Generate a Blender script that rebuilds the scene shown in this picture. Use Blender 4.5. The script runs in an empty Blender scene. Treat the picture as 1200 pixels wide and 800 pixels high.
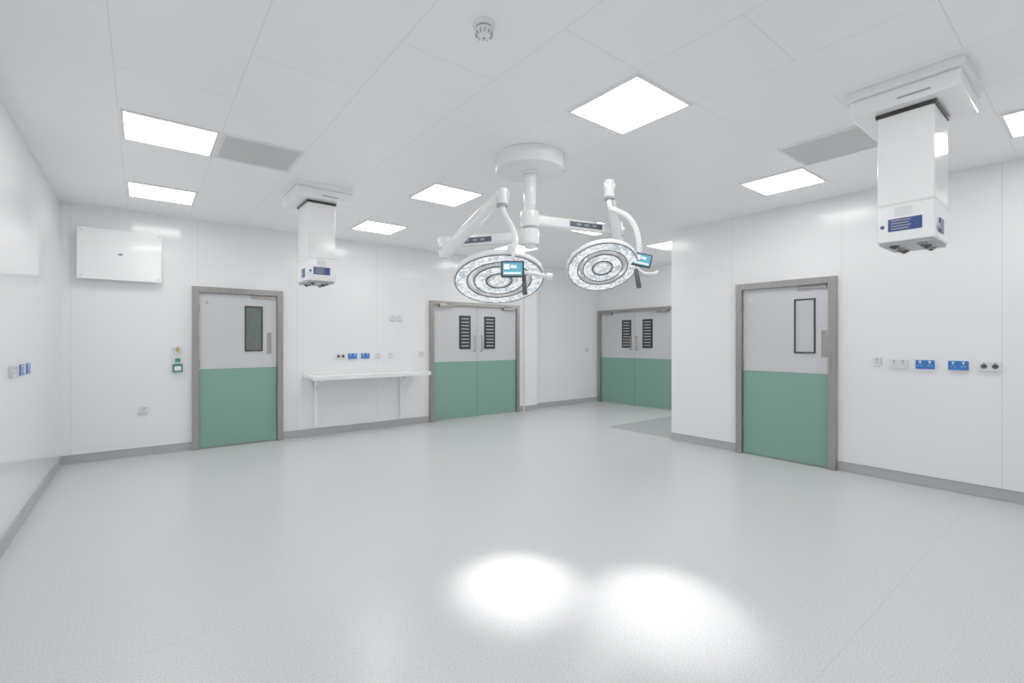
import bpy, bmesh, math
from mathutils import Vector, Matrix
sc = bpy.context.scene
try:
    sc.view_settings.view_transform = 'Standard'
    sc.view_settings.look = 'None'
    sc.view_settings.gamma = 1.32
    sc.cycles.diffuse_bounces = 8
except Exception: pass
R = math.radians

# ------------------------------------------------------------ materials
def mat(name, col, rough=0.5, metal=0.0, emit=None, estr=0.0, spec=0.5, coat=0.0, noise=0.0, nscale=20):
    m = bpy.data.materials.new(name); m.use_nodes = True
    nt = m.node_tree; b = nt.nodes['Principled BSDF']
    b.inputs['Base Color'].default_value = (*col, 1)
    b.inputs['Roughness'].default_value = rough
    b.inputs['Metallic'].default_value = metal
    b.inputs['Specular IOR Level'].default_value = spec
    b.inputs['Coat Weight'].default_value = coat
    b.inputs['Coat Roughness'].default_value = 0.08
    if emit:
        b.inputs['Emission Color'].default_value = (*emit, 1)
        b.inputs['Emission Strength'].default_value = estr
    if noise > 0:
        g = nt.nodes.new('ShaderNodeTexCoord'); n = nt.nodes.new('ShaderNodeTexNoise')
        n.inputs['Scale'].default_value = nscale
        mx = nt.nodes.new('ShaderNodeMixRGB'); mx.inputs[1].default_value = (*col, 1)
        mx.inputs[2].default_value = (*[c*(1-noise) for c in col], 1)
        nt.links.new(g.outputs['Object'], n.inputs['Vector'])
        nt.links.new(n.outputs['Fac'], mx.inputs[0]); nt.links.new(mx.outputs[0], b.inputs['Base Color'])
    return m

def panel_mat(name, col, seam, axis, spacing, offset, width, rough):
    """wall cladding with vertical butt joints every `spacing` metres"""
    m = mat(name, col, rough); nt = m.node_tree; b = nt.nodes['Principled BSDF']
    g = nt.nodes.new('ShaderNodeNewGeometry'); s = nt.nodes.new('ShaderNodeSeparateXYZ')
    nt.links.new(g.outputs['Position'], s.inputs[0])
    a = nt.nodes.new('ShaderNodeMath'); a.operation = 'SUBTRACT'; a.inputs[1].default_value = offset
    nt.links.new(s.outputs[axis], a.inputs[0])
    d = nt.nodes.new('ShaderNodeMath'); d.operation = 'DIVIDE'; d.inputs[1].default_value = spacing
    nt.links.new(a.outputs[0], d.inputs[0])
    f = nt.nodes.new('ShaderNodeMath'); f.operation = 'FRACT'; nt.links.new(d.outputs[0], f.inputs[0])
    l = nt.nodes.new('ShaderNodeMath'); l.operation = 'LESS_THAN'; l.inputs[1].default_value = width/spacing
    nt.links.new(f.outputs[0], l.inputs[0])
    mx = nt.nodes.new('ShaderNodeMixRGB'); mx.inputs[1].default_value = (*col, 1); mx.inputs[2].default_value = (*seam, 1)
    nt.links.new(l.outputs[0], mx.inputs[0]); nt.links.new(mx.outputs[0], b.inputs['Base Color'])
    return m

WALL = (0.810, 0.818, 0.828); SEAM = (0.67, 0.68, 0.69)
m_wx = panel_mat('wall_cladding_x', WALL, SEAM, 0, 1.25, -0.66, 0.006, 0.14)
m_wy = panel_mat('wall_cladding_y', WALL, SEAM, 1, 1.25, 0.61, 0.006, 0.18)
m_wl = panel_mat('wall_cladding_left', WALL, SEAM, 1, 1.25, 0.61, 0.006, 0.05)

def ceiling_mat():
    m = mat('ceiling_tiles', (0.9, 0.9, 0.9), 0.35); nt = m.node_tree; b = nt.nodes['Principled BSDF']
    g = nt.nodes.new('ShaderNodeNewGeometry'); s = nt.nodes.new('ShaderNodeSeparateXYZ')
    nt.links.new(g.outputs['Position'], s.inputs[0])
    ay = nt.nodes.new('ShaderNodeMath'); ay.operation = 'ADD'; ay.inputs[1].default_value = 1.26*4-1.77
    ax = nt.nodes.new('ShaderNodeMath'); ax.operation = 'ADD'; ax.inputs[1].default_value = 0.13+0.625*6
    nt.links.new(s.outputs[1], ay.inputs[0]); nt.links.new(s.outputs[0], ax.inputs[0])
    c = nt.nodes.new('ShaderNodeCombineXYZ')
    nt.links.new(ay.outputs[0], c.inputs[0]); nt.links.new(ax.outputs[0], c.inputs[1])
    br = nt.nodes.new('ShaderNodeTexBrick'); br.offset = 0.5
    br.inputs['Scale'].default_value = 1; br.inputs['Brick Width'].default_value = 1.26
    br.inputs['Row Height'].default_value = 0.625; br.inputs['Mortar Size'].default_value = 0.0022
    br.inputs['Mortar Smooth'].default_value = 0
    br.inputs['Color1'].default_value = (0.925, 0.93, 0.93, 1); br.inputs['Color2'].default_value = (0.915, 0.92, 0.92, 1)
    br.inputs['Mortar'].default_value = (0.72, 0.725, 0.725, 1)
    nt.links.new(c.outputs[0], br.inputs['Vector']); nt.links.new(br.outputs['Color'], b.inputs['Base Color'])
    return m

def floor_mat(name, base, lo, seam=True):
    m = mat(name, base, 0.25); nt = m.node_tree; b = nt.nodes['Principled BSDF']
    g = nt.nodes.new('ShaderNodeNewGeometry')
    n1 = nt.nodes.new('ShaderNodeTexNoise'); n1.inputs['Scale'].default_value = 140; n1.inputs['Detail'].default_value = 3
    nt.links.new(g.outputs['Position'], n1.inputs['Vector'])
    r = nt.nodes.new('ShaderNodeValToRGB'); r.color_ramp.elements[0].position = 0.36; r.color_ramp.elements[1].position = 0.60
    r.color_ramp.elements[0].color = (*lo, 1); r.color_ramp.elements[1].color = (*base, 1)
    nt.links.new(n1.outputs['Fac'], r.inputs[0])
    # fine dark flecks
    v = nt.nodes.new('ShaderNodeTexVoronoi'); v.inputs['Scale'].default_value = 95
    nt.links.new(g.outputs['Position'], v.inputs['Vector'])
    fl = nt.nodes.new('ShaderNodeMath'); fl.operation = 'LESS_THAN'; fl.inputs[1].default_value = 0.15
    nt.links.new(v.outputs['Distance'], fl.inputs[0])
    mf = nt.nodes.new('ShaderNodeMixRGB'); mf.blend_type = 'MULTIPLY'; mf.inputs[2].default_value = (.80, .80, .81, 1)
    nt.links.new(fl.outputs[0], mf.inputs[0]); nt.links.new(r.outputs[0], mf.inputs[1])
    s = nt.nodes.new('ShaderNodeSeparateXYZ'); nt.links.new(g.outputs['Position'], s.inputs[0])
    a = nt.nodes.new('ShaderNodeMath'); a.operation = 'SUBTRACT'; a.inputs[1].default_value = 0.78
    nt.links.new(s.outputs[1], a.inputs[0])
    d = nt.nodes.new('ShaderNodeMath'); d.operation = 'DIVIDE'; d.inputs[1].default_value = 2.0
    nt.links.new(a.outputs[0], d.inputs[0])
    f = nt.nodes.new('ShaderNodeMath'); f.operation = 'FRACT'; nt.links.new(d.outputs[0], f.inputs[0])
    l = nt.nodes.new('ShaderNodeMath'); l.operation = 'LESS_THAN'; l.inputs[1].default_value = 0.0025
    nt.links.new(f.outputs[0], l.inputs[0])
    mx = nt.nodes.new('ShaderNodeMixRGB'); mx.blend_type = 'MULTIPLY'; mx.inputs[2].default_value = (0.88, 0.88, 0.88, 1)
    nt.links.new(l.outputs[0], mx.inputs[0]); nt.links.new(mf.outputs[0], mx.inputs[1])
    nt.links.new(mx.outputs[0], b.inputs['Base Color'])
    return m

def led_mat():
    m = mat('led_lens_array', (0.5, 0.52, 0.54), 0.2); nt = m.node_tree; b = nt.nodes['Principled BSDF']
    t = nt.nodes.new('ShaderNodeTexCoord'); v = nt.nodes.new('ShaderNodeTexVoronoi'); v.inputs['Scale'].default_value = 34
    v.inputs['Randomness'].default_value = 0.75
    nt.links.new(t.outputs['Object'], v.inputs['Vector'])
    r = nt.nodes.new('ShaderNodeValToRGB'); e = r.color_ramp.elements
    e[0].position = 0.28; e[0].color = (1, 1, 1, 1); e[1].position = 0.74; e[1].color = (0.15, 0.22, 0.26, 1)
    nt.links.new(v.outputs['Distance'], r.inputs[0])
    nt.links.new(r.outputs[0], b.inputs['Emission Color']); b.inputs['Emission Strength'].default_value = 0.8
    return m

def vent_mat():
    m = mat('perforated_grille', (0.5, 0.5, 0.5), 0.5); nt = m.node_tree; b = nt.nodes['Principled BSDF']
    t = nt.nodes.new('ShaderNodeTexCoord'); v = nt.nodes.new('ShaderNodeTexVoronoi'); v.inputs['Scale'].default_value = 60
    v.inputs['Randomness'].default_value = 0.0
    nt.links.new(t.outputs['Object'], v.inputs['Vector'])
    r = nt.nodes.new('ShaderNodeValToRGB'); e = r.color_ramp.elements
    e[0].position = 0.3; e[0].color = (0.18, 0.18, 0.18, 1); e[1].position = 0.4; e[1].color = (0.52, 0.52, 0.52, 1)
    nt.links.new(v.outputs['Distance'], r.inputs[0]); nt.links.new(r.outputs[0], b.inputs['Base Color'])
    return m

def steel_mat():
    m = mat('brushed_steel', (0.32, 0.305, 0.29), 0.30, 0.9); nt = m.node_tree; b = nt.nodes['Principled BSDF']
    t = nt.nodes.new('ShaderNodeTexCoord'); mp = nt.nodes.new('ShaderNodeMapping'); mp.inputs['Scale'].default_value = (200, 200, 2)
    n = nt.nodes.new('ShaderNodeTexNoise'); n.inputs['Scale'].default_value = 1
    nt.links.new(t.outputs['Object'], mp.inputs[0]); nt.links.new(mp.outputs[0], n.inputs['Vector'])
    r = nt.nodes.new('ShaderNodeMapRange'); r.inputs['To Min'].default_value = 0.2; r.inputs['To Max'].default_value = 0.4
    nt.links.new(n.outputs['Fac'], r.inputs[0]); nt.links.new(r.outputs[0], b.inputs['Roughness'])
    return m

m_ceil = ceiling_mat()
m_floor = floor_mat('vinyl_floor', (0.64, 0.648, 0.66), (0.47, 0.476, 0.487))
m_floor2 = floor_mat('vinyl_floor_corridor', (0.44, 0.445, 0.455), (0.33, 0.335, 0.34))
m_skirt = mat('vinyl_skirting', (0.40, 0.405, 0.415), 0.4, noise=0.15, nscale=90)
m_white = mat('white_enamel', (0.82, 0.825, 0.83), 0.25, noise=0.01)
m_plate = mat('white_plastic_plate', (0.68, 0.69, 0.70), 0.3, noise=0.02)
m_gloss = mat('white_gloss', (0.85, 0.855, 0.86), 0.15, coat=0.4, noise=0.01)
m_steel = steel_mat()
m_upper = mat('door_laminate_grey', (0.54, 0.55, 0.565), 0.35, noise=0.02)
m_green = mat('door_laminate_green', (0.155, 0.315, 0.25), 0.38, noise=0.03)
m_black = mat('black_plastic', (0.006, 0.007, 0.008), 0.3, noise=0.1)
m_dark = mat('dark_grey_plastic', (0.035, 0.04, 0.045), 0.35, noise=0.1)
m_grey = mat('grey_plastic', (0.30, 0.32, 0.34), 0.35, noise=0.05)
m_navy = mat('arm_label_slate', (0.06, 0.08, 0.11), 0.3, noise=0.05)
m_blue = mat('socket_blue', (0.003, 0.13, 0.50), 0.3, noise=0.05)
m_dblue = mat('label_dark_blue', (0.004, 0.035, 0.20), 0.3, noise=0.05)
m_red = mat('red_plastic', (0.6, 0.03, 0.02), 0.35, noise=0.05)
m_amber = mat('amber_plastic', (0.7, 0.35, 0.03), 0.35, noise=0.05)
m_teal = mat('teal_plastic', (0.01, 0.20, 0.15), 0.35, noise=0.05)
m_glassd = mat('vision_glass_dark', (0.11, 0.15, 0.135), 0.04, noise=0.5, nscale=5)  # greenish grey base paints a reflection into the glass
m_glassl = mat('vision_glass_light', (0.50, 0.51, 0.53), 0.04, noise=0.1, nscale=4)  # pale base paints the bright room behind into the glass
m_screen = mat('lcd_screen', (0.02, 0.05, 0.06), 0.1, emit=(0.08, 0.42, 0.62), estr=0.8)
m_ui = mat('lcd_ui', (0.1, 0.1, 0.1), 0.1, emit=(0.85, 0.98, 1.0), estr=1.0)
m_led = led_mat(); m_vent = vent_mat()
m_panel = mat('led_panel_diffuser', (0.9, 0.9, 0.9), 0.4, emit=(1.0, 0.998, 0.992), estr=11.0)

# ------------------------------------------------------------ helpers
def link(o, parent=None):
    sc.collection.objects.link(o)
    if parent: o.parent = parent
    return o
def empty(name, loc=(0, 0, 0), rz=0.0, parent=None, M=None):
    o = bpy.data.objects.new(name, None); o.empty_display_size = 0.1
    if M is not None: o.matrix_local = M
    else:
        o.location = loc; o.rotation_euler = (0, 0, rz)
    return link(o, parent)
def meshobj(name, bm, m, parent=None, smooth=False):
    me = bpy.data.meshes.new(name); bm.normal_update(); bm.to_mesh(me); bm.free()
    if smooth:
        for p in me.polygons: p.use_smooth = True
    me.materials.append(m)
    return link(bpy.data.objects.new(name, me), parent)
def box(name, lo, hi, m, parent=None, bevel=0.0, seg=2):
    bm = bmesh.new(); bmesh.ops.create_cube(bm, size=1)
    lo = Vector(lo); hi = Vector(hi)
    for v in bm.verts:
        v.co = Vector(((lo[i]+hi[i])/2 + v.co[i]*(hi[i]-lo[i]) for i in range(3)))
    if bevel > 0:
        bmesh.ops.bevel(bm, geom=bm.edges[:], offset=bevel, segments=seg, affect='EDGES', profile=0.5)
    return meshobj(name, bm, m, parent)
def cyl(name, p0, p1, r, m, parent=None, r2=None, seg=40, bevel=0.0):
    p0 = Vector(p0); p1 = Vector(p1); d = p1-p0
    bm = bmesh.new()
    bmesh.ops.create_cone(bm, cap_ends=True, segments=seg, radius1=r, radius2=r if r2 is None else r2, depth=d.length)
    if bevel > 0:
        es = [e for e in bm.edges if abs(e.verts[0].co.z-e.verts[1].co.z) < 1e-6]
        bmesh.ops.bevel(bm, geom=es, offset=bevel, segments=3, affect='EDGES', profile=0.5)
    Mx = Matrix.Translation((p0+p1)/2) @ d.to_track_quat('Z', 'Y').to_matrix().to_4x4()
    bmesh.ops.transform(bm, matrix=Mx, verts=bm.verts)
    o = meshobj(name, bm, m, parent, True)
    o.data.set_sharp_from_angle(angle=R(35))
    return o
def lathe(name, prof, m, parent=None, seg=72, closed=True):
    bm = bmesh.new(); n = len(prof); rings = []
    for i in range(seg):
        a = 2*math.pi*i/seg
        rings.append([bm.verts.new((p[0]*math.cos(a), p[0]*math.sin(a), p[1])) for p in prof])
    for i in range(seg):
        A = rings[i]; B = rings[(i+1) % seg]
        for j in range(n if closed else n-1):
            k = (j+1) % n
            bm.faces.new((A[j], B[j], B[k], A[k]))
    bmesh.ops.remove_doubles(bm, verts=bm.verts, dist=1e-6)
    bmesh.ops.recalc_face_normals(bm, faces=bm.faces)
    o = meshobj(name, bm, m, parent, True)
    o.data.set_sharp_from_angle(angle=R(40))
    return o
def annulus(name, r0, r1, z, m, parent, seg=96):
    bm = bmesh.new(); a0 = []; a1 = []
    for i in range(seg):
        a = 2*math.pi*i/seg; c = math.cos(a); s = math.sin(a)
        a0.append(bm.verts.new((r0*c, r0*s, z))); a1.append(bm.verts.new((r1*c, r1*s, z)))
    for i in range(seg):
        k = (i+1) % seg; bm.faces.new((a0[i], a0[k], a1[k], a1[i]))
    return meshobj(name, bm, m, parent)
def catmull(pts, n=8):
    P = [Vector(p) for p in pts]; P = [P[0]*2-P[1]]+P+[P[-1]*2-P[-2]]; out = []
    for i in range(1, len(P)-2):
        for k in range(n):
            t = k/n
            out.append(0.5*((2*P[i])+(P[i+1]-P[i-1])*t+(2*P[i-1]-5*P[i]+4*P[i+1]-P[i+2])*t*t+(-P[i-1]+3*P[i]-3*P[i+1]+P[i+2])*t**3))
    out.append(P[-2]); return out
def tube(name, pts, r, m, parent=None, smooth=True, seg=20):
    P = catmull(pts) if smooth and len(pts) > 2 else [Vector(p) for p in pts]
    bm = bmesh.new(); prev = None; up = Vector((0.13, 0.21, 0.97)).normalized(); rings = []
    for i, p in enumerate(P):
        d = (P[min(i+1, len(P)-1)]-P[max(i-1, 0)]).normalized()
        if prev is None:
            x = d.cross(up).normalized()
            if x.length < 0.1: x = d.cross(Vector((1, 0, 0))).normalized()
        else: x = (prev-d*prev.dot(d)).normalized()
        prev = x; y = d.cross(x)
        rr = r[0]+(r[1]-r[0])*i/(len(P)-1) if isinstance(r, tuple) else r
        rings.append([bm.verts.new(p+(x*math.cos(2*math.pi*k/seg)+y*math.sin(2*math.pi*k/seg))*rr) for k in range(seg)])
    for a, b in zip(rings[:-1], rings[1:]):
        for k in range(seg): bm.faces.new((a[k], a[(k+1) % seg], b[(k+1) % seg], b[k]))
    bm.faces.new(rings[0][::-1]); bm.faces.new(rings[-1])
    bmesh.ops.recalc_face_normals(bm, faces=bm.faces)
    o = meshobj(name, bm, m, parent, True); o.data.set_sharp_from_angle(angle=R(50)); return o
def beam(name, p0, p1, w, h, m, parent=None, bevel=0.02, w2=None, h2=None):
    """box-section arm between two points, rounded, upright"""
    p0 = Vector(p0); p1 = Vector(p1); d = p1-p0; L = d.length
    w2 = w2 or w; h2 = h2 or h
    bm = bmesh.new(); bmesh.ops.create_cube(bm, size=1)
    for v in bm.verts:
        t = v.co.x+0.5
        v.co = Vector((t*L, v.co.y*(w+(w2-w)*t), v.co.z*(h+(h2-h)*t)))
    bmesh.ops.bevel(bm, geom=bm.edges[:], offset=bevel, segments=4, affect='EDGES', profile=0.5)
    x = d.normalized(); y = Vector((0, 0, 1)).cross(x).normalized(); z = x.cross(y)
    Mx = Matrix((x, y, z)).transposed().to_4x4(); Mx.translation = p0
    bmesh.ops.transform(bm, matrix=Mx, verts=bm.verts)
    o = meshobj(name, bm, m, parent, True); o.data.set_sharp_from_angle(angle=R(50)); return o

# ------------------------------------------------------------ room shell
H = 3.09; XL = -0.75; XR = 6.17; YB = 7.60; YR = 7.72; XF = 8.75; YP = 4.02; Y0 = -1.4
box('floor', (XL-.1, Y0-.1, -.1), (XF+.1, YR+.1, 0), m_floor)
box('floor_corridor_inset', (XR+.05, YP, 0.0), (XF, 5.28, 0.003), m_floor2)
box('ceiling', (XL-.1, Y0-.1, H), (XF+.1, YR+.1, H+.1), m_ceil)
box('wall_left', (XL-.1, Y0, 0), (XL, YB, H), m_wl)
box('wall_back', (XL-.1, YB, 0), (6.62, YR+.1, H), m_wx)
box('wall_recess', (6.62, YR, 0), (XF, YR+.1, H), m_wx)
box('wall_far', (XF, YP-.1, 0), (XF+.1, YR+.1, H), m_wy)
box('wall_right', (XR, Y0, 0), (XR+.1, YP, H), m_wy)
box('wall_partition', (XR+.1, YP-.1, 0), (XF, YP, H), m_wx)
box('wall_front', (XL-.1, Y0-.1, 0), (XR+.1, Y0, H), m_wx)
box('trim_pillar', (6.28, YB-.05, 0), (6.62, YB, H), m_white, bevel=.004)

def skirt(name, segs):
    g = empty(name)
    for i, (a, b, n) in enumerate(segs):     # a,b: ends on wall line, n: inward normal
        a = Vector(a); b = Vector(b); n = Vector(n); c = b+n*0.012
        lo = (min(a.x, c.x), min(a.y, c.y), 0.003); hi = (max(a.x, c.x), max(a.y, c.y), 0.10)
        box('skirting_strip_%d' % (i+1), lo, hi, m_skirt, g)
        c2 = b+n*0.016
        box('capping_%d' % (i+1), (min(a.x, c2.x), min(a.y, c2.y), .10), (max(a.x, c2.x), max(a.y, c2.y), .108), m_grey, g)
D1 = (0.529, 1.643); D2 = (4.078, 6.135); D4 = (3.034, 1.902); D3 = (7.68, 5.58)
skirt('baseboard_left', [((XL, Y0), (XL, YB), (1, 0))])
skirt('baseboard_back', [((XL, YB), (D1[0], YB), (0, -1)), ((D1[1], YB), (D2[0], YB), (0, -1)), ((D2[1], YB), (6.28, YB), (0, -1)),
                         ((6.28, YB-.05), (6.62, YB-.05), (0, -1)), ((6.62, YR), (XF, YR), (0, -1))])
skirt('baseboard_right', [((XR, Y0), (XR, D4[1]), (-1, 0)), ((XR, D4[0]), (XR, YP), (-1, 0))])
skirt('baseboard_far', [((XF, YP), (XF, D3[1]), (-1, 0))])

# ------------------------------------------------------------ doors  (local: x along width, faces -y, z up)
def vision(g, x0, x1, z0, z1, y, glass, tag):
    t = .018
    box('vision_glass_'+tag, (x0+t, y-.006, z0+t), (x1-t, y-.001, z1-t), glass, g)
    box('bead_left_'+tag, (x0, y-.012, z0), (x0+t, y, z1), m_black, g)
    box('bead_right_'+tag, (x1-t, y-.012, z0), (x1, y, z1), m_black, g)
    box('bead_top_'+tag, (x0+t, y-.012, z1-t), (x1-t, y, z1), m_black, g)
    box('bead_bottom_'+tag, (x0+t, y-.012, z0), (x1-t, y, z0+t), m_black, g)
def louvre(g, x0, x1, z0, z1, y, tag):
    box('louvre_plate_'+tag, (x0, y-.014, z0), (x1, y, z1), m_black, g, .003)
    n = 9
    for i in range(n):
        z = z0+.06+(z1-z0-.12)*i/(n-1)
        box('louvre_slat_%s_%d' % (tag, i+1), (x0+.045, y-.018, z-.007), (x1-.045, y-.012, z+.007), m_upper, g)
def frame(g, W, top, fw, d):
    box('frame_left', (0, -d, 0), (fw, 0, top), m_steel, g, .004)
    box('frame_right', (W-fw, -d, 0), (W, 0, top), m_steel, g, .004)
    box('frame_head', (fw, -d, top-fw), (W-fw, 0, top), m_steel, g, .004)
def leaf(g, x0, x1, top, y, tag):
    box('leaf_lower_'+tag, (x0, y, .012), (x1, -.001, 1.075), m_green, g, .002)
    box('leaf_upper_'+tag, (x0, y, 1.077), (x1, -.001, top), m_upper, g, .002)
def pull(g, x, z0, z1, y, tag):
    tube('pull_handle_'+tag, [(x, y, z0), (x, y-.05, z0+.004), (x, y-.055, z0+.03), (x, y-.055, z1-.03), (x, y-.05, z1-.004), (x, y, z1)], .010, m_steel, g)

TOP = 2.19; FD = .065; LY = -.018
def single(name, loc, rz, W, vx, hx, glass):
    g = empty(name, loc, rz); fw = .078
    frame(g, W, TOP, fw, FD); leaf(g, fw+.003, W-fw-.003, TOP-fw-.003, LY, 'a')
    vision(g, vx[0], vx[1], 1.31, 1.955, LY, glass, 'a')
    box('push_plate', (hx-.03, LY-.004, 1.27), (hx+.03, LY, 1.58), m_steel, g, .001)
    box('door_closer', (W-fw-.33, LY-.022, TOP-fw-.05), (W-fw-.02, LY, TOP-fw-.012), m_steel, g, .004)
    box('threshold', (fw, -.03, .003), (W-fw, 0, .011), m_steel, g)
    cyl('door_sign_disc', (.17, LY, 1.98), (.17, LY-.003, 1.98), .018, m_grey if name == 'door_1' else m_plate, g)
    for i, z in enumerate((.3, 1.1, 1.85)):
        cyl('hinge_%d' % (i+1), (fw+.004, LY-.008, z), (fw+.004, LY-.008, z+.1), .008, m_steel, g)
    return g
single('door_1', (D1[0], YB, 0), 0, D1[1]-D1[0], (.62, .85), .935, m_glassd)
single('door_4', (XR, D4[0], 0), R(-90), D4[0]-D4[1], (.69, .918), 1.005, m_glassl)
def double(name, loc, rz, W, v1, v2):
    g = empty(name, loc, rz); fw = .07; c = W/2
    frame(g, W, TOP, fw, FD)
    leaf(g, fw+.003, c-.003, TOP-fw-.003, LY, 'a'); leaf(g, c+.003, W-fw-.003, TOP-fw-.003, LY, 'b')
    box('meeting_stile', (c-.003, LY+.004, .012), (c+.003, -.001, TOP-fw), m_black, g)
    louvre(g, v1[0], v1[1], 1.305, 1.94, LY, 'a'); louvre(g, v2[0], v2[1], 1.305, 1.94, LY, 'b')
    pull(g, c-.08, 1.26, 1.56, LY, 'a'); pull(g, c+.08, 1.26, 1.56, LY, 'b')
    for tag, a, b in (('a', fw+.1, fw+.36), ('b', W-fw-.36, W-fw-.1)):
        box('closer_body_'+tag, (a, -FD-.03, TOP-.115), (b, LY, TOP-.055), m_steel, g, .008)
        beam('closer_arm_'+tag, ((a+b)/2, -FD-.02, TOP-.045), (b+.02 if tag == 'a' else a-.02, -FD-.07, TOP-.04), .022, .01, m_steel, g, .003)
    return g
double('door_2', (D2[0], YB, 0), 0, D2[1]-D2[0], (.62, .875), (1.19, 1.455))
double('door_3', (XF, D3[0], 0), R(-90), D3[0]-D3[1], (.70, .96), (1.27, 1.53))

# ------------------------------------------------------------ ceiling lights and vents
GX = lambda i: -0.13+0.625*i
GY = lambda j: 1.77+0.63*j
cells = [(0, 4), (0, 7), (0, 0), (0, -3), (4, 0), (4, 4), (4, 7), (4, -3), (8, 0), (8, 4), (8, 7), (8, -3), (11, 4), (13, 4)]  # last cell is an unseen panel, added to brighten the far double door
for (i, j) in cells:
    g = empty('ceiling_light_panel', (GX(i)+.3125, GY(j)+.315, H))
    box('diffuser', (-.283, -.283, -.010), (.283, .283, -.004), m_panel, g)
    for k, (lo, hi) in enumerate((((-.302, -.302, -.014), (-.283, .302, 0)), ((.283, -.302, -.014), (.302, .302, 0)),
                                  ((-.283, -.302, -.014), (.283, -.283, 0)), ((-.283, .283, -.014), (.283, .302, 0)))):
        box('bezel_%d' % (k+1), lo, hi, m_white, g)
for (i, j) in ((1, 4), (7, -1)):
    g = empty('ceiling_air_vent', (GX(i)+.3125, GY(j)+.315, H))
    box('grille', (-.28, -.28, -.008), (.28, .28, -.002), m_vent, g)
    for k, (lo, hi) in enumerate((((-.30, -.30, -.012), (-.28, .30, 0)), ((.28, -.30, -.012), (.30, .30, 0)),
                                  ((-.28, -.30, -.012), (.28, -.28, 0)), ((-.28, .28, -.012), (.28, .30, 0)))):
        box('grille_edge_%d' % (k+1), lo, hi, m_white, g)

# smoke detector
g = empty('smoke_detector', (1.39, 2.0, H))
cyl('mount_base', (0, 0, 0), (0, 0, -.022), .056, m_white, g, bevel=.004)
cyl('neck', (0, 0, -.022), (0, 0, -.032), .042, m_grey, g)
lathe('sensor_dome', [(0, -.075), (.024, -.074), (.032, -.066), (.045, -.052), (.047, -.040), (.044, -.032), (0, -.032)], m_white, g, closed=False)
for k in range(12):
    a = k*math.pi/6
    box('fin_%d' % (k+1), (-.003, .034, -.064), (.003, .046, -.040), m_grey, g).rotation_euler = (0, 0, a)
cyl('indicator', (.0, .0, -.075), (0, 0, -.078), .008, m_grey, g)

# ------------------------------------------------------------ supply pendants (front -y)
def pendant(loc, rz):
    g = empty('medical_supply_pendant', (loc[0], loc[1], 0), rz)
    box('ceiling_flange', (-.295, -.31, 3.035), (.295, .31, H), m_gloss, g, .006)
    box('ceiling_cover', (-.275, -.285, 2.93), (.275, .285, 3.035), m_gloss, g, .012)
    box('black_gasket', (-.152, -.198, 2.905), (.152, .198, 2.93), m_black, g, .003)
    box('column', (-.143, -.19, 2.33), (.143, .19, 2.906), m_gloss, g, .008)
    box('column_joint', (-.140, -.187, 2.322), (.140, .187, 2.332), m_plate, g)
    box('service_head', (-.147, -.194, 2.09), (.147, .194, 2.324), m_gloss, g, .010)
    box('base_plate', (-.135, -.182, 2.072), (.135, .182, 2.092), m_grey, g, .003)
    box('blue_label', (-.085, -.197, 2.155), (.085, -.192, 2.235), m_dblue, g, .001)
    for k in range(4):
        box('label_text_%d' % (k+1), (-.07, -.199, 2.168+k*.017), (.02+.01*(k % 2), -.196, 2.174+k*.017), m_grey, g)
    box('paper_tag', (-.05, -.1965, 2.25), (.035, -.193, 2.305), m_plate, g)
    cyl('warning_symbol', (-.115, -.194, 2.19), (-.115, -.196, 2.19), .012, m_dblue, g)
    box('side_socket', (.146, -.10, 2.13), (.155, .0, 2.22), m_dblue, g, .003)
    cyl('side_port', (.146, -.14, 2.16), (.158, -.14, 2.16), .018, m_grey, g)
    box('side_socket_rear', (-.155, -.10, 2.13), (-.146, .0, 2.22), m_dblue, g, .003)
    for a in range(2):
        for b in range(3):
            x = -.07+a*.14; y = -.12+b*.12
            cyl('gas_outlet_%d%d' % (a, b), (x, y, 2.074), (x, y, 2.060), .026, m_steel if (a+b) % 2 else m_dark, g, bevel=.003)
            cyl('gas_core_%d%d' % (a, b), (x, y, 2.062), (x, y, 2.052), .012, m_black, g)
    box('name_plate', (-.02, -.287, 2.96), (.14, -.284, 2.972), m_grey, g)
    return g
pendant((3.99, .805), R(-90))
pendant((1.50, 5.35), 0)

# ------------------------------------------------------------ surgical light
rig = empty('surgical_light', (2.72, 3.20, 0), R(-38.2))
lathe('ceiling_canopy', [(0, H), (.300, H), (.308, H-.006), (.308, 2.975), (.296, 2.96), (0, 2.958)], m_gloss, rig, closed=False)
cyl('canopy_collar', (0, 0, 2.96), (0, 0, 2.935), .075, m_gloss, rig, bevel=.005)
cyl('shaft', (0, 0, 2.95), (0, 0, 2.30), .048, m_gloss, rig)
cyl('shaft_cover', (0, 0, 2.93), (0, 0, 2.66), .058, m_gloss, rig, r2=.054, bevel=.004)
cyl('hub_upper', (0, 0, 2.61), (0, 0, 2.465), .083, m_gloss, rig, bevel=.015)
cyl('hub_ring', (0, 0, 2.465), (0, 0, 2.45), .07, m_grey, rig)
cyl('hub_lower', (0, 0, 2.45), (0, 0, 2.31), .083, m_gloss, rig, bevel=.015)
cyl('hub_cap', (0, 0, 2.31), (0, 0, 2.275), .055, m_gloss, rig, r2=.04, bevel=.008)
def horiz_arm(tag, p0, p1, flip):
    beam('extension_arm_'+tag, p0, p1, .085, .10, m_gloss, rig, .025, .075, .085)
    p0 = Vector(p0); p1 = Vector(p1); d = (p1-p0)
    a = p0+d*.42; b = p0+d*.80
    beam('arm_label_'+tag, a, b, .088, .050, m_navy, rig, .006)
    for k in range(3):
        c = p0+d*(.50+.09*k); beam('label_mark_%s_%d' % (tag, k), c, c+d*.05, .090, .018, m_grey, rig, .002)
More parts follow.
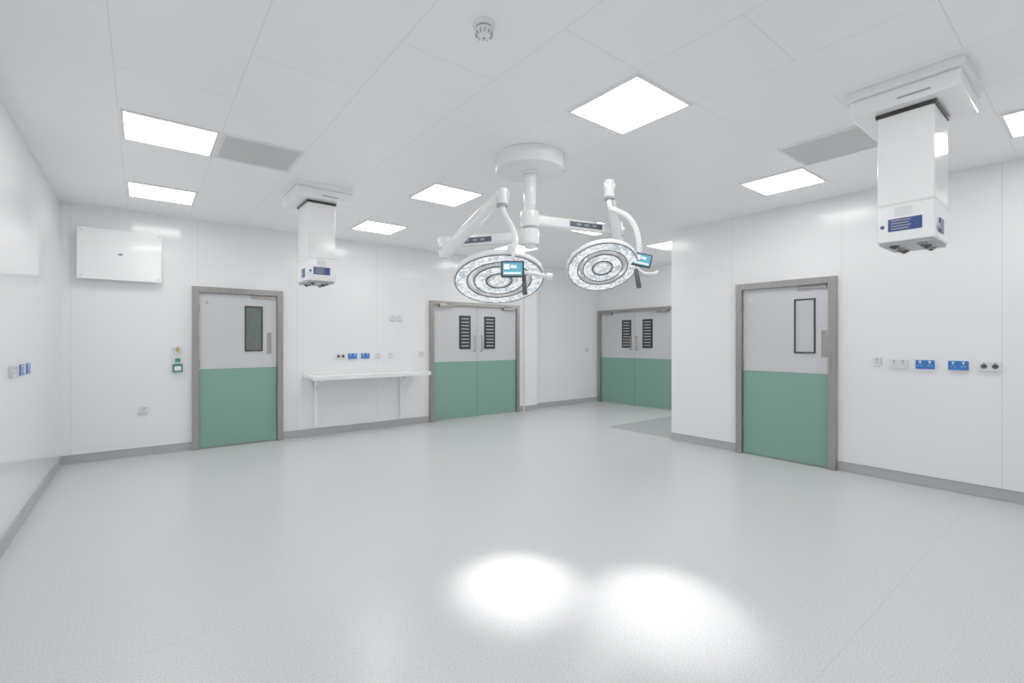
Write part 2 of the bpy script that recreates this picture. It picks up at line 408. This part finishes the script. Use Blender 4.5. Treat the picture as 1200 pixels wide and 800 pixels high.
horiz_arm('a', (0, 0, 2.535), (.84, .30, 2.51), 1)
horiz_arm('b', (0, 0, 2.385), (-.79, .25, 2.375), -1)
# elbows
cyl('elbow_a', (.84, .30, 2.59), (.84, .30, 2.40), .062, m_gloss, rig, bevel=.015)
cyl('elbow_a_ring', (.84, .30, 2.455), (.84, .30, 2.44), .064, m_grey, rig)
cyl('elbow_b', (-.79, .25, 2.43), (-.79, .25, 2.24), .062, m_gloss, rig, bevel=.015)
cyl('elbow_b_ring', (-.79, .25, 2.33), (-.79, .25, 2.315), .064, m_grey, rig)
box('brake_tag', (-.80, .17, 2.285), (-.74, .186, 2.325), m_dark, rig, .003)
# spring arms
beam('spring_arm_a', (.84, .27, 2.44), (.69, -.06, 2.80), .085, .10, m_gloss, rig, .028, .07, .08)
beam('spring_arm_b', (-.79, .22, 2.27), (-.27, -.44, 2.60), .10, .115, m_gloss, rig, .030, .075, .085)
# knuckles
cyl('knuckle_a', (.69, -.08, 2.86), (.69, -.08, 2.70), .045, m_gloss, rig, bevel=.010)
cyl('knuckle_a_joint', (.64, -.08, 2.80), (.74, -.08, 2.80), .038, m_gloss, rig, bevel=.006)
cyl('knuckle_a_ring', (.69, -.08, 2.71), (.69, -.08, 2.69), .047, m_grey, rig)
cyl('knuckle_b', (-.235, -.46, 2.66), (-.235, -.46, 2.53), .045, m_gloss, rig, bevel=.010)
cyl('knuckle_b_joint', (-.29, -.45, 2.61), (-.18, -.45, 2.61), .042, m_gloss, rig, bevel=.006)
cyl('knuckle_b_ring', (-.235, -.46, 2.54), (-.235, -.46, 2.52), .047, m_grey, rig)

def head(tag, c, target, Rr):
    c = Vector(c); n = (Vector(target)-c).normalized(); z = -n
    x = Vector((1, 0, 0)); x = (x-z*x.dot(z)).normalized(); y = z.cross(x)
    Mx = Matrix((x, y, z)).transposed().to_4x4(); Mx.translation = c
    h = empty('lamp_head_'+tag, parent=rig, M=Mx)
    def ring(nm, a, b, t):
        lathe(nm, [(a+.006, 0), (b-.012, 0), (b-.003, .006), (b, .018), (b-.006, t-.008), (b-.03, t), (a+.02, t), (a, t-.012), (a, .006)], m_gloss, h, 96)
    ring('outer_housing', .665*Rr, Rr, .050)
    annulus('outer_led_lens', .70*Rr, .945*Rr, -.001, m_led, h)
    lathe('outer_trim', [(.94*Rr, 0), (.962*Rr, 0), (.962*Rr, -.004), (.94*Rr, -.004)], m_dark, h, 96)
    lathe('outer_inner_trim', [(.682*Rr, 0), (.708*Rr, 0), (.708*Rr, -.004), (.682*Rr, -.004)], m_dark, h, 96)
    ring('inner_housing', .25*Rr, .575*Rr, .050)
    annulus('inner_led_lens', .30*Rr, .53*Rr, -.001, m_led, h)
    lathe('inner_trim', [(.525*Rr, 0), (.552*Rr, 0), (.552*Rr, -.004), (.525*Rr, -.004)], m_dark, h, 96)
    lathe('hub_trim', [(.265*Rr, 0), (.298*Rr, 0), (.298*Rr, -.004), (.265*Rr, -.004)], m_dark, h, 96)
    cyl('hub', (0, 0, .05), (0, 0, -.002), .25*Rr, m_gloss, h, bevel=.004)
    annulus('hub_led', .0001, .20*Rr, -.003, m_led, h)
    for k in range(4):
        a = math.pi/4+k*math.pi/2; u = Vector((math.cos(a), math.sin(a), 0))
        beam('spoke_%d' % (k+1), u*.55*Rr+Vector((0, 0, .028)), u*.69*Rr+Vector((0, 0, .028)), .05, .030, m_gloss, h, .006)
    # rear yoke spine
    cyl('rear_spine', (0, 0, .05), (0, 0, .085), .12*Rr+.02, m_gloss, h, bevel=.01)
    return h, Mx
tgtL = (-.135, -1.40, 0); tgtR = (.67, -1.54, 0)
hL, ML = head('b', (-.26, -.50, 1.926), tgtL, .362)
hR, MR = head('a', (.618, -.15, 2.080), tgtR, .308)
# yokes
pL = ML @ Vector((.10, -.345, .03)); 
# find the raised rim side (toward viewer side of the room)
e = ML @ Vector((.12, .34, .03)); pL = e if e.z > pL.z else pL
tube('yoke_b', [(-.235, -.46, 2.55), (-.225, -.49, 2.47), (-.18, -.60, 2.36), (-.145, -.72, 2.26), (-.137, -.79, 2.17), tuple(pL)], .022, m_gloss, rig)
cyl('yoke_b_joint', pL+Vector((0, 0, .045)), pL-Vector((0, 0, .03)), .032, m_gloss, rig, bevel=.006)
pR = MR @ Vector((.308, .02, .025))
tube('yoke_a', [(.69, -.08, 2.72), (.695, -.09, 2.62), (.76, -.11, 2.58), (.85, -.13, 2.52), (.91, -.15, 2.40), (.935, -.15, 2.25), tuple(pR+Vector((.01, 0, .01)))], .024, m_gloss, rig)
cyl('yoke_a_joint', pR+Vector((-.03, 0, 0)), pR+Vector((.05, 0, 0)), .034, m_gloss, rig, bevel=.006)
# control displays: local x right, faces -y
def display(tag, c, tilt, arm):
    Mx = Matrix.Translation(c) @ Matrix.Rotation(tilt, 4, 'Y') @ Matrix.Rotation(R(4), 4, 'X')
    d = empty('control_display_'+tag, parent=rig, M=Mx)
    box('housing', (-.082, -.008, -.058), (.082, .018, .058), m_dark, d, .008)
    box('screen', (-.068, -.010, -.042), (.068, -.007, .046), m_screen, d)
    box('ui_block_1', (-.06, -.0112, .0), (-.02, -.0099, .035), m_ui, d)
    box('ui_block_2', (-.012, -.0112, .008), (.028, -.0099, .028), m_ui, d)
    box('ui_block_3', (-.06, -.0112, -.033), (.058, -.0099, -.020), m_ui, d)
    cyl('display_mount', (0, .015, 0), (0, .05, 0), .022, m_gloss, d)
    return d
display('b', (-.155, -.90, 1.955), 0, None)
tube('display_bracket_b', [tuple(pL), (-.15, -.86, 2.05), (-.155, -.865, 1.96)], .014, m_gloss, rig)
tube('grip_rail_b', [(-.155, -.865, 1.935), (-.05, -.86, 1.935), (.06, -.80, 1.925), (.10, -.74, 1.925)], .016, m_gloss, rig)
cyl('grip_knob_b', (.085, -.76, 1.925), (.135, -.74, 1.925), .026, m_gloss, rig, bevel=.008)
cyl('sterile_handle_b', (-.075, -.86, 1.925), (-.068, -.88, 1.78), .014, m_dark, rig, r2=.018, bevel=.004)
display('a', (.945, -.20, 2.14), R(12), None)
tube('display_bracket_a', [tuple(pR), (.945, -.18, 2.14)], .015, m_gloss, rig)
cyl('sterile_handle_a', (.885, -.22, 2.06), (.905, -.26, 1.90), .017, m_dark, rig, r2=.022, bevel=.004)
tube('grip_rail_a', [(.90, -.18, 2.09), (.96, -.20, 2.03), (1.05, -.18, 2.03), (1.09, -.14, 2.05)], .014, m_gloss, rig)
# theatre beams
for tag, Mx, t, sz, en in (('b', ML, (-.125, -1.38, 0), 26, 270), ('a', MR, (.68, -1.62, 0), 23, 330)):
    l = bpy.data.lights.new('theatre_beam_'+tag, 'SPOT'); l.energy = en; l.spot_size = R(sz); l.spot_blend = 1.0
    l.shadow_soft_size = .10; l.color = (1, .998, .99)
    o = bpy.data.objects.new('theatre_beam_'+tag, l); link(o, rig)
    p = Mx @ Vector((0, 0, -.03)); d = Vector(t)-p
    o.matrix_local = Matrix.Translation(p) @ d.to_track_quat('-Z', 'Y').to_matrix().to_4x4()

# ------------------------------------------------------------ wall fittings
def on_wall(name, wall, s, z):
    if wall == 'back': return empty(name, (s, YB, z), 0)
    if wall == 'right': return empty(name, (XR, s, z), R(-90))
    if wall == 'left': return empty(name, (XL, s, z), R(90))
    if wall == 'recess': return empty(name, (s, YR, z), 0)
def socket(wall, s, z, m, dark=False, w=.147, name='double_wall_socket'):
    g = on_wall(name, wall, s, z)
    box('back_box', (-w/2+.004, -.018, -.041), (w/2-.004, 0, .041), m_plate if m is m_plate else m_white, g, .002)
    box('faceplate', (-w/2, -.026, -.045), (w/2, -.017, .045), m, g, .004)
    n = 2 if w > .1 else 1
    for k in range(n):
        cx = (k-.5)*w/2 if n == 2 else 0
        pm = m_dark if m is not m_blue else m_white
        box('earth_slot_%d' % k, (cx-.003, -.0275, .004), (cx+.003, -.0255, .014), pm, g)
        box('pin_slot_a%d' % k, (cx-.016, -.0275, -.014), (cx-.008, -.0255, -.009), pm, g)
        box('pin_slot_b%d' % k, (cx+.008, -.0275, -.014), (cx+.016, -.0255, -.009), pm, g)
        box('rocker_%d' % k, (cx-.008, -.030, .020), (cx+.008, -.0255, .036), m_white if m is m_blue else m_grey, g, .001)
        if dark: cyl('port_%d' % k, (cx, -.030, 0), (cx, -.0255, 0), .022, m_dark, g)
    return g
for s, mm, dk in ((2.495, m_plate, True), (2.685, m_blue, False), (2.895, m_blue, False)): socket('back', s, 1.215, mm, dk)
socket('back', 3.12, 1.215, m_plate, False, .088, 'card_reader'); socket('back', 3.34, 1.215, m_plate, False, .088, 'card_reader')
socket('back', .03, .58, m_plate, False, .10, 'card_reader')
socket('back', 3.93, 1.23, m_plate, False, .088, 'card_reader')  # card reader plate, built with the socket shape
for s in (3.37, 3.50): socket('back', s, 1.85, m_plate, False, .088, 'card_reader')
for s, mm, dk in ((1.355, m_plate, False), (1.146, m_blue, False), (.902, m_blue, False), (.69, m_plate, True)): socket('right', s, 1.22, mm, dk)
g = socket('right', 1.535, 1.235, m_plate, False, .07, 'wall_switch')
for s, mm in ((4.95, m_plate), (5.22, m_blue), (5.5, m_blue)): socket('left', s, 1.23, mm)
socket('recess', 8.35, 1.25, m_plate, False, .088, 'card_reader')

g = on_wall('emergency_call_point', 'back', .375, 1.34)
box('back_box', (-.05, -.03, -.05), (.05, 0, .05), m_plate, g, .006)
cyl('button_ring', (0, -.03, 0), (0, -.034, 0), .026, m_grey, g); cyl('push_button', (0, -.034, 0), (0, -.044, 0), .018, m_amber, g, bevel=.004)
cyl('led', (0, -.03, .036), (0, -.034, .036), .008, m_red, g)
g = on_wall('door_release_unit', 'back', .375, 1.20)
box('upper_box', (-.05, -.035, -.04), (.05, 0, .05), m_plate, g, .005)
box('upper_insert', (-.030, -.039, -.020), (.030, -.034, .030), m_teal, g, .003)
box('lower_box', (-.055, -.045, -.15), (.055, 0, -.05), m_teal, g, .006)
box('lower_window', (-.035, -.048, -.13), (.035, -.044, -.075), m_white, g, .002)
cyl('led', (0, -.036, .042), (0, -.041, .042), .005, m_red, g)

g = on_wall('wall_equipment_cabinet', 'back', -.20, 2.50)
box('carcass', (-.375, -.11, -.285), (.385, 0, .285), m_plate, g, .004)
box('cabinet_front', (-.395, -.124, -.305), (.405, -.110, .305), m_gloss, g, .004)
box('badge', (-.02, -.126, .0), (.02, -.1235, .018), m_dblue, g)
for k, (x, z) in enumerate(((-.36, .27), (.37, .27), (-.36, -.27), (.37, -.27))):
    cyl('fixing_%d' % k, (x, -.123, z), (x, -.129, z), .007, m_grey, g)

# wall-mounted shelf
g = empty('wall_worktop', (0, YB, 0))
box('worktop', (1.93, -.50, .90), (3.84, -.002, .94), m_gloss, g, .006)
box('front_lip', (1.93, -.515, .885), (3.84, -.498, .945), m_gloss, g, .004)
box('upstand', (1.93, -.022, .94), (3.84, -.002, .985), m_gloss, g, .004)
for k, x in enumerate((2.11, 3.52)):
    box('upright_%d' % k, (x-.025, -.06, .14), (x+.025, -.001, .90), m_gloss, g, .004)
    box('bracket_arm_%d' % k, (x-.02, -.46, .855), (x+.02, -.05, .90), m_gloss, g, .004)
    box('foot_plate_%d' % k, (x-.045, -.012, .12), (x+.045, -.001, .20), m_gloss, g, .002)
    beam('gusset_%d' % k, (x, -.06, .72), (x, -.24, .86), .012, .03, m_gloss, g, .003)

# ------------------------------------------------------------ world + camera
w = bpy.data.worlds.new('world'); sc.world = w; w.use_nodes = True
w.node_tree.nodes['Background'].inputs[0].default_value = (.9, .95, 1, 1)
w.node_tree.nodes['Background'].inputs[1].default_value = .3
cd = bpy.data.cameras.new('camera'); cam = bpy.data.objects.new('camera', cd); sc.collection.objects.link(cam)
cd.sensor_width = 36; cd.lens = 36*552/1200; cd.clip_start = .05
cam.location = (0, 0, 1.45); cam.rotation_euler = (R(90), 0, R(-38.2))
sc.camera = cam
